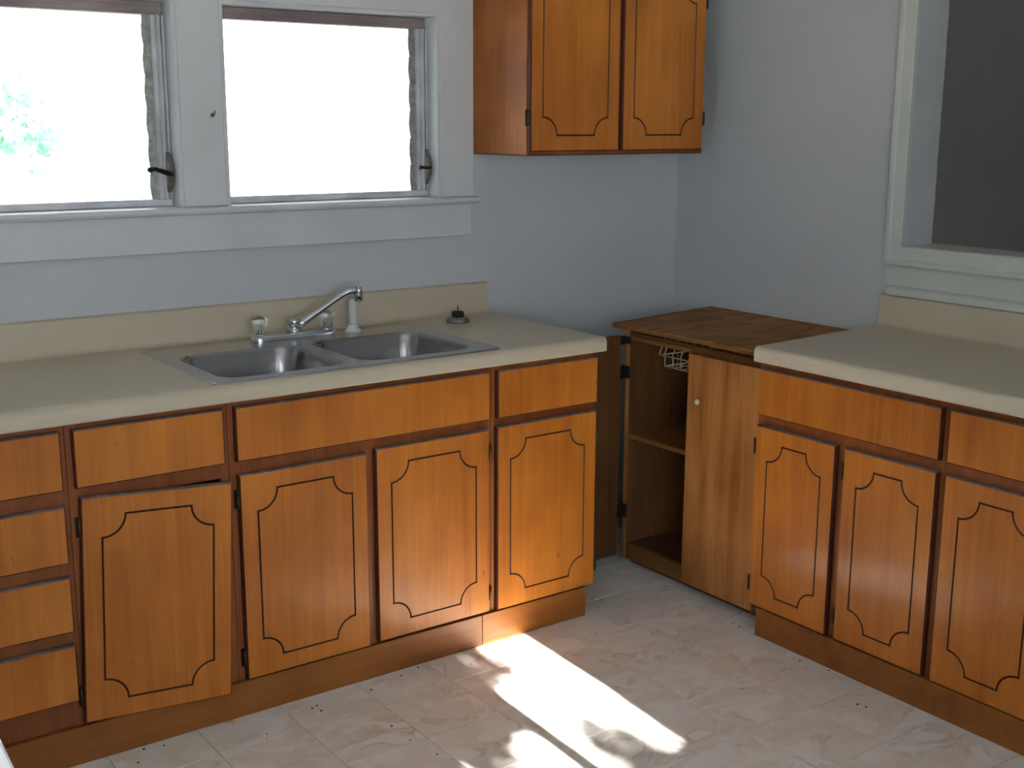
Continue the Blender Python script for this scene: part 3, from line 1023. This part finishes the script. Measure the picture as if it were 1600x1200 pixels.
ct = thing('countertop', 'long beige laminate countertop with the steel sink, below the windows', 'countertop', (-1.9, -0.33, 0.871))
D = 0.655
full = nose_profile(D, 0.8705) + splash_profile()
sx0, sx1, sy0, sy1 = -2.112, -1.290, -0.612, -0.100   # cut-out
mapl = lambda e, d, z: (e, -d, z)
mb = MB()
extrude_profile(mb, full, (-2.93, sx0), mapl)
extrude_profile(mb, full, (sx1, -0.8925), mapl)
front = nose_profile(D, 0.8705)
front = [(-sy0, 0.8715), (D - 0.055 if D - 0.055 > -sy0 else -sy0 + 0.001, 0.8715)] + front[2:-1] + [(-sy0, 0.914)]
front[1] = (-sy0 + 0.0005, 0.8715)
front[2] = (-sy0 + 0.0005, 0.8705)
extrude_profile(mb, front, (sx0, sx1), mapl)
backp = [(0.0, 0.8715), (-sy1, 0.8715), (-sy1, 0.914)] + splash_profile()
extrude_profile(mb, backp, (sx0, sx1), mapl)
o = mb.build('top_slab', 'laminate', ct)
def autosmooth(o, ang=35):
    for p in o.data.polygons: p.use_smooth = True
    try:
        o.data.set_sharp_from_angle(angle=R(ang))
    except Exception:
        pass
autosmooth(o)

ct2 = thing('countertop', 'empty beige laminate countertop on the right with its backsplash below the wall opening', 'countertop', (-0.32, -1.7, 0.871))
D2 = 0.640
mb = MB()
full2 = nose_profile(D2, 0.8698) + splash_profile()
full2 = [(d + 0.0, z) for d, z in full2]
def endf(d): return -0.9785 - 0.043 * (d / D2)
extrude_profile(mb, full2, (-2.34, endf), lambda e, d, z: (-d, e, z))
o = mb.build('top_slab', 'laminate', ct2)
autosmooth(o)

# ------------------------------------------------------------------ sink
sk = thing('sink', 'double-bowl stainless steel drop-in sink set in the countertop below the windows', 'sink', (-1.70, -0.36, 0.914))
def rrect(x0, x1, y0, y1, r, z, n=6):
    pts = []
    for cx, cy, a0 in ((x1 - r, y1 - r, 0), (x0 + r, y1 - r, 90), (x0 + r, y0 + r, 180), (x1 - r, y0 + r, 270)):
        for k in range(n + 1):
            a = R(a0 + 90 * k / n)
            pts.append((cx + r * cos(a), cy + r * sin(a), z))
    return pts
X0, X1, Y0, Y1 = -2.136, -1.266, -0.6425, -0.0745
outer = [rrect(X0, X1, Y0, Y1, 0.030, 0.9142),
         rrect(X0 + 0.0015, X1 - 0.0015, Y0 + 0.0015, Y1 - 0.0015, 0.029, 0.9172),
         rrect(X0 + 0.007, X1 - 0.007, Y0 + 0.007, Y1 - 0.007, 0.026, 0.9192),
         rrect(X0 + 0.014, X1 - 0.014, Y0 + 0.014, Y1 - 0.014, 0.020, 0.9172)]
deckz = 0.9160
inner_rect = rrect(X0 + 0.018, X1 - 0.018, Y0 + 0.018, Y1 - 0.018, 0.018, deckz)
bowls = [(-2.090, -1.728), (-1.688, -1.318)]
BY0, BY1 = -0.580, -0.222
mb = MB()
n = len(outer[0])
mb.loft(outer + [inner_rect], 0, smooth=True, cap=False)
holes = [rrect(a, b, BY0, BY1, 0.062, deckz, 8) for a, b in bowls]
loops3 = [[Vector(p) for p in inner_rect]] + [[Vector(p) for p in h] for h in holes]
allp = [p for l in loops3 for p in l]
tess = tessellate_polygon(loops3)
mb.add(allp, [tuple(f) for f in tess], 0)
o = mb.build('sink_deck', 'steel', sk)
weld(o)
for a, b in bowls:
    mb = MB()
    rings = []
    for ins, z in ((0.0, deckz), (0.003, 0.9135), (0.006, 0.908), (0.012, 0.80), (0.018, 0.765), (0.032, 0.745), (0.055, 0.7385)):
        rings.append(rrect(a + ins, b - ins, BY0 + ins, BY1 - ins, max(0.02, 0.062 - ins * 0.4), z, 8))
    # floor slopes to a drain
    cx, cy = (a + b) / 2, (BY0 + BY1) / 2 + 0.02
    nn = len(rings[0])
    last = rings[-1]
    ring2 = [(cx + 0.045 * cos(math.atan2(p[1] - cy, p[0] - cx)), cy + 0.045 * sin(math.atan2(p[1] - cy, p[0] - cx)), 0.733) for p in last]
    rings.append(ring2)
    mb.loft(rings, 0, smooth=True, cap=False)
    bo = mb.build('bowl', 'steelbowl', sk)
    d = MB()
    d.lathe((cx, cy, 0.0), [(0.046, 0.7335), (0.044, 0.7355), (0.038, 0.734), (0.034, 0.720), (0.010, 0.716)], 24)
    d.build('drain', 'dull', bo)

# faucet
fc = thing('faucet', 'chrome two-handle faucet on the sink deck with its spout swung to the right', 'faucet', (-1.675, -0.135, 0.916))
fb = MB()
def stad(x0, x1, yc, hw, z, n=10):
    pts = []
    for cx, a0 in ((x1 - hw, -90), (x0 + hw, 90)):
        for k in range(n + 1):
            a = R(a0 + 180 * k / n)
            pts.append((cx + hw * cos(a), yc + hw * sin(a), z))
    return pts
yc = -0.122
rings = [stad(-1.814, -1.538, yc, 0.026, 0.9162), stad(-1.814, -1.538, yc, 0.026, 0.9290), stad(-1.811, -1.541, yc, 0.0235, 0.9325), stad(-1.805, -1.547, yc, 0.019, 0.9340)]
fb.loft(rings, 0)
o = fb.build('base_plate', 'chrome', fc)
autosmooth(o, 50)
cx = -1.674
fb = MB()
fb.lathe((cx, yc, 0.934), [(0.021, -0.001), (0.021, 0.006), (0.017, 0.010), (0.0165, 0.018), (0.0195, 0.020), (0.0200, 0.036), (0.017, 0.0395), (0.004, 0.0405)], 28)
fb.build('spout_hub', 'chrome', fc)
sp = MB()
p0 = Vector((cx + 0.010, yc - 0.004, 0.950))
p1 = Vector((-1.528, -0.154, 1.036))
p2 = Vector((-1.508, -0.158, 1.0465))
p3 = Vector((-1.476, -0.163, 1.0490))
sp.tube([p0, p0.lerp(p1, 0.12), p0.lerp(p1, 0.5), p0.lerp(p1, 0.85), p1, p2, p2.lerp(p3, 0.5), p3], [0.0120, 0.0115, 0.0105, 0.0100, 0.0100, 0.0105, 0.0110, 0.0115], 16)
sp.lathe((-1.4745, -0.1632, 1.016), [(0.009, -0.002), (0.0130, 0.0), (0.0135, 0.018), (0.0125, 0.030), (0.0130, 0.036), (0.008, 0.0435), (0.002, 0.044)], 20)
sp.build('spout', 'chrome', fc)
for kx in (-1.785, -1.566):
    st = MB()
    st.lathe((kx, yc, 0.934), [(0.021, -0.001), (0.021, 0.002), (0.010, 0.0036), (0.005, 0.006), (0.0045, 0.030), (0.002, 0.031)], 20)
    hd = st.build('handle_stem', 'chrome', fc)
    kb = MB()
    rings = []
    nf = 32
    for rr, hh in ((0.012, 0.004), (0.019, 0.007), (0.0205, 0.020), (0.0265, 0.038), (0.0265, 0.046), (0.022, 0.051), (0.006, 0.0515)):
        ring = []
        for k2 in range(nf):
            a = 2 * pi * k2 / nf
            fl_ = 1 - 0.11 * (0.5 - 0.5 * cos(8 * a)) * (1 if rr > 0.012 else 0)
            ring.append((kx + rr * fl_ * cos(a), yc + rr * fl_ * sin(a), 0.934 + hh))
        rings.append(ring)
    kb.loft(rings, 0, smooth=True)
    kb.build('handle', 'acrylic', fc)
    MB().lathe((kx, yc, 0.9857), [(0.012, 0.0), (0.010, 0.001), (0.008, 0.0018), (0.002, 0.002)], 16).build('handle_cap', 'dull', fc)

# side sprayer
spv = thing('sink_sprayer', 'white plastic side sprayer standing in its flange behind the right bowl', 'sprayer', (-1.478, -0.130, 0.916))
MB().lathe((-1.478, -0.130, 0.916), [(0.026, 0.0), (0.026, 0.004), (0.021, 0.008), (0.0155, 0.014), (0.014, 0.022), (0.012, 0.0225)], 24).build('flange', 'whiteplastic', spv)
MB().lathe((-1.478, -0.130, 0.916), [(0.0125, 0.0226), (0.0135, 0.030), (0.0145, 0.060), (0.0145, 0.085), (0.0125, 0.096), (0.009, 0.102), (0.003, 0.104)], 24).build('spray_head', 'whiteplastic', spv)

# loose strainer on the counter
sr = thing('sink_strainer', 'loose metal sink strainer basket lying upside down on the counter right of the sink', 'strainer', (-1.102, -0.150, 0.914))
MB().lathe((-1.102, -0.150, 0.9143), [(0.036, 0.0), (0.0385, 0.002), (0.038, 0.006), (0.034, 0.013), (0.026, 0.018), (0.010, 0.0185)], 32).build('cup', 'dull', sr)
kb = MB()
rings = []
for rr, hh in ((0.020, 0.0186), (0.022, 0.021), (0.021, 0.031), (0.0195, 0.0345), (0.006, 0.0350)):
    rings.append([(-1.102 + rr * (1 - 0.09 * (0.5 - 0.5 * cos(6 * 2 * pi * k2 / 36))) * cos(2 * pi * k2 / 36), -0.150 + rr * (1 - 0.09 * (0.5 - 0.5 * cos(6 * 2 * pi * k2 / 36))) * sin(2 * pi * k2 / 36), 0.9143 + hh) for k2 in range(36)])
kb.loft(rings, 0, smooth=True)
kb.build('rubber_stopper', 'rubber', sr)
MB().lathe((-1.102, -0.150, 0.9143), [(0.003, 0.0352), (0.0022, 0.040), (0.0018, 0.052), (0.0008, 0.0535)], 10).build('post', 'rubber', sr)

# tiny brass hook on the casing between the windows
hk = MB()
hk.lathe((-1.859, -0.0202, 1.570), [(0.006, 0.0), (0.006, -0.0015), (0.003, -0.003)], 12, axis='y')
hk.tube([(-1.859, -0.022, 1.570), (-1.858, -0.030, 1.568), (-1.857, -0.035, 1.574), (-1.856, -0.034, 1.582)], 0.0018, 8)
tag(hk.build('wall_hook', 'brass'), 'tiny tarnished brass hook on the white casing between the two windows', 'hook')

# white table whose corner shows at the lower left
tb = thing('table', 'white tabletop edge showing at the lower left corner of the photo', 'table', (-3.36, -2.05, 0.0))
def rz(x, y, a=R(-2.8), c=(-2.9425, -1.90)):
    dx, dy = x - c[0], y - c[1]
    return (c[0] + dx * cos(a) - dy * sin(a), c[1] + dx * sin(a) + dy * cos(a))
def rbox(mb, x0, x1, y0, y1, z0, z1):
    c = [rz(x0, y0), rz(x1, y0), rz(x1, y1), rz(x0, y1)]
    return mb.add([(*p, z0) for p in c] + [(*p, z1) for p in c], [(3, 2, 1, 0), (4, 5, 6, 7), (0, 1, 5, 4), (1, 2, 6, 5), (2, 3, 7, 6), (3, 0, 4, 7)])
rbox(MB(), -3.74, -2.9425, -2.70, -1.35, 0.722, 0.750).build('tabletop', 'whitetop', tb, bevel=0.005, seg=2)
for x in (-3.69, -3.04):
    for y in (-2.64, -1.46):
        rbox(MB(), x, x + 0.045, y, y + 0.045, 0.0, 0.7215).build('leg', 'whitetop', tb, bevel=0.003)
rbox(MB(), -3.68, -3.005, -2.63, -2.61, 0.65, 0.7215).build('apron', 'whitetop', tb)
rbox(MB(), -3.68, -3.005, -1.44, -1.42, 0.65, 0.7215).build('apron', 'whitetop', tb)

# floor litter
random.seed(5)
cr = MB()
spots = [(-0.7136, -1.005), (-0.688, -1.02), (-0.66, -1.16), (-0.735, -1.235), (-0.69, -1.30), (-0.91, -1.03), (-1.22, -0.66)]
def fpt(u, v):
    d = fwd + right * ((u - 800) / 1895.3936) - up * ((v - 600) / 1895.3936)
    t = -1.5511 / d.z
    return (-3.2553 + d.x * t, -3.4327 + d.y * t)
for u, v in ((627, 1056), (653, 1043), (580, 1078), (488, 1107), (495, 1103), (502, 1111), (417, 1155), (256, 1165), (225, 1171), (216, 1192), (612, 1135), (641, 1157), (683, 1179), (735, 1038),
             (1038, 917), (1155, 980), (1052, 1020), (1160, 1076), (931, 990), (1340, 1101), (1353, 1105), (1262, 1045), (1250, 1033), (1387, 1033), (1295, 1048), (417, 1147), (1100, 947)):
    x, y = fpt(u, v)
    s_ = random.uniform(0.0018, 0.0034)
    cr.lathe((x, y, 0.0001), [(s_, 0), (s_ * 1.1, s_ * 0.5), (s_ * 0.4, s_ * 0.9)], 6)
tag(cr.build('floor_crumbs', 'dirt'), 'scattered tiny dark crumbs on the marbled floor tiles', 'crumbs', kind='stuff')
x, y = fpt(358, 1129)
y = -0.615
tag(MB().add([(x - 0.012, y - 0.004, 0.0002), (x + 0.012, y - 0.010, 0.0002), (x + 0.010, y + 0.006, 0.0002), (x - 0.010, y + 0.006, 0.0002),
              (x - 0.011, y - 0.003, 0.004), (x + 0.011, y - 0.008, 0.006), (x + 0.009, y + 0.005, 0.007), (x - 0.009, y + 0.005, 0.004)],
             [(3, 2, 1, 0), (4, 5, 6, 7), (0, 1, 5, 4), (1, 2, 6, 5), (2, 3, 7, 6), (3, 0, 4, 7)]).build('wood_chip', 'chip'),
    'small tan wood chip on the floor against the long kick board', 'chip')

# ------------------------------------------------------------------ outside
tag(MB().box(-20, 20, 0.30, 30, -0.6, -0.5).box(-20, 20, -30, -4.7, -0.6, -0.5).box(-20, -4.5, -4.7, 0.30, -0.6, -0.5).build('yard', 'ground'), None, None, kind='structure')

def leaf_pts(size):
    # five-lobed leaf outline in local xy
    pts = []
    lobes = [(-130, 0.55), (-65, 0.85), (0, 1.0), (65, 0.85), (130, 0.55)]
    for i, (a, l) in enumerate(lobes):
        a0 = R(a - 30)
        pts.append((0.38 * size * sin(a0), 0.38 * size * cos(a0)))
        pts.append((l * 0.75 * size * sin(R(a - 12)), l * 0.75 * size * cos(R(a - 12))))
        pts.append((l * size * sin(R(a)), l * size * cos(R(a))))
        pts.append((l * 0.75 * size * sin(R(a + 12)), l * 0.75 * size * cos(R(a + 12))))
    pts.append((0.0, -0.12 * size))
    return pts
def add_leaf(mb, c, size, rng):
    a, b, g = rng.uniform(0, 2 * pi), rng.uniform(-0.9, 0.9), rng.uniform(-0.9, 0.9)
    m = Matrix.Rotation(g, 3, 'Y') @ Matrix.Rotation(b + pi / 2, 3, 'X') @ Matrix.Rotation(a, 3, 'Z')
    P = [Vector(c) + m @ Vector((x, y, 0)) for x, y in leaf_pts(size)]
    n = len(P)
    mb.add([Vector(c)] + P, [(0, 1 + i, 1 + (i + 1) % n) for i in range(n)])
def tree(label, trunk, branches, clumps, seed, size=0.07):
    rng = random.Random(seed)
    t = thing('leafy_tree', label, 'tree', trunk[0])
    MB().tube(trunk, [0.13 - 0.05 * i / (len(trunk) - 1) for i in range(len(trunk))], 12).build('trunk', 'bark', t)
    for b in branches:
        MB().tube(b, [0.035 - 0.025 * i / (len(b) - 1) for i in range(len(b))], 8).build('branch', 'bark', t)
    mb = MB()
    for (c, rad, n) in clumps:
        for k in range(n):
            while True:
                p = Vector((rng.uniform(-1, 1), rng.uniform(-1, 1), rng.uniform(-1, 1)))
                if p.length < 1: break
            add_leaf(mb, (c[0] + p.x * rad[0], c[1] + p.y * rad[1], c[2] + p.z * rad[2]), size * rng.uniform(0.7, 1.2), rng)
    f = mb.build('foliage', 'leaf', t, fix=False)
    f['kind'] = 'stuff'
    return t
tree('leafy tree branch hanging outside the left window', [(-3.4, 3.6, -0.5), (-3.35, 3.6, 1.0), (-3.2, 3.5, 2.6), (-3.0, 3.4, 3.8)],
     [[(-3.2, 3.5, 2.2), (-2.5, 3.2, 2.0), (-1.9, 3.0, 1.75), (-1.5, 3.0, 1.55)], [(-3.3, 3.55, 1.6), (-2.4, 3.2, 1.62), (-1.8, 3.0, 1.48)]],
     [((-1.80, 3.0, 1.72), (0.36, 0.3, 0.12), 170), ((-1.72, 3.0, 1.55), (0.40, 0.3, 0.09), 190), ((-1.55, 3.0, 1.38), (0.11, 0.1, 0.10), 30), ((-1.85, 3.05, 1.44), (0.25, 0.2, 0.06), 40), ((-2.6, 3.3, 2.3), (0.6, 0.5, 0.5), 250)], 3)
# foliage behind the rear window; its leaves break up the sun patch
def shade_pt(X, Y, ydist):
    """point on the sun ray that reaches floor (X, Y), at world y = ydist"""
    k = (Y - ydist)
    return (X - 0.055 * k, ydist, 0.51 * k)
cl = []
for X, Y, rx, rz_, n, yd in ((-1.42, -0.615, 0.115, 0.018, 150, -5.6), (-1.62, -0.72, 0.15, 0.065, 420, -5.6), (-1.68, -0.90, 0.20, 0.060, 700, -5.6), (-1.52, -0.86, 0.035, 0.04, 60, -5.6),
                         (-1.56, -0.98, 0.06, 0.016, 30, -6.5), (-1.37, -1.36, 0.09, 0.04, 130, -9.0), (-1.23, -1.30, 0.02, 0.03, 14, -9.0), (-1.66, -1.28, 0.12, 0.03, 60, -9.0)):
    cl.append((shade_pt(X, Y, yd), (rx, 0.25, rz_), n))
tree('small leafy tree outside the window behind the photographer', [(-2.6, -6.2, -0.5), (-2.55, -6.1, 0.8), (-2.45, -5.95, 1.6), (-2.3, -5.85, 2.3)],
     [[(-2.48, -6.0, 1.5), (-2.1, -5.8, 2.2), (-1.8, -5.6, 2.42)]], cl, 8, 0.035)
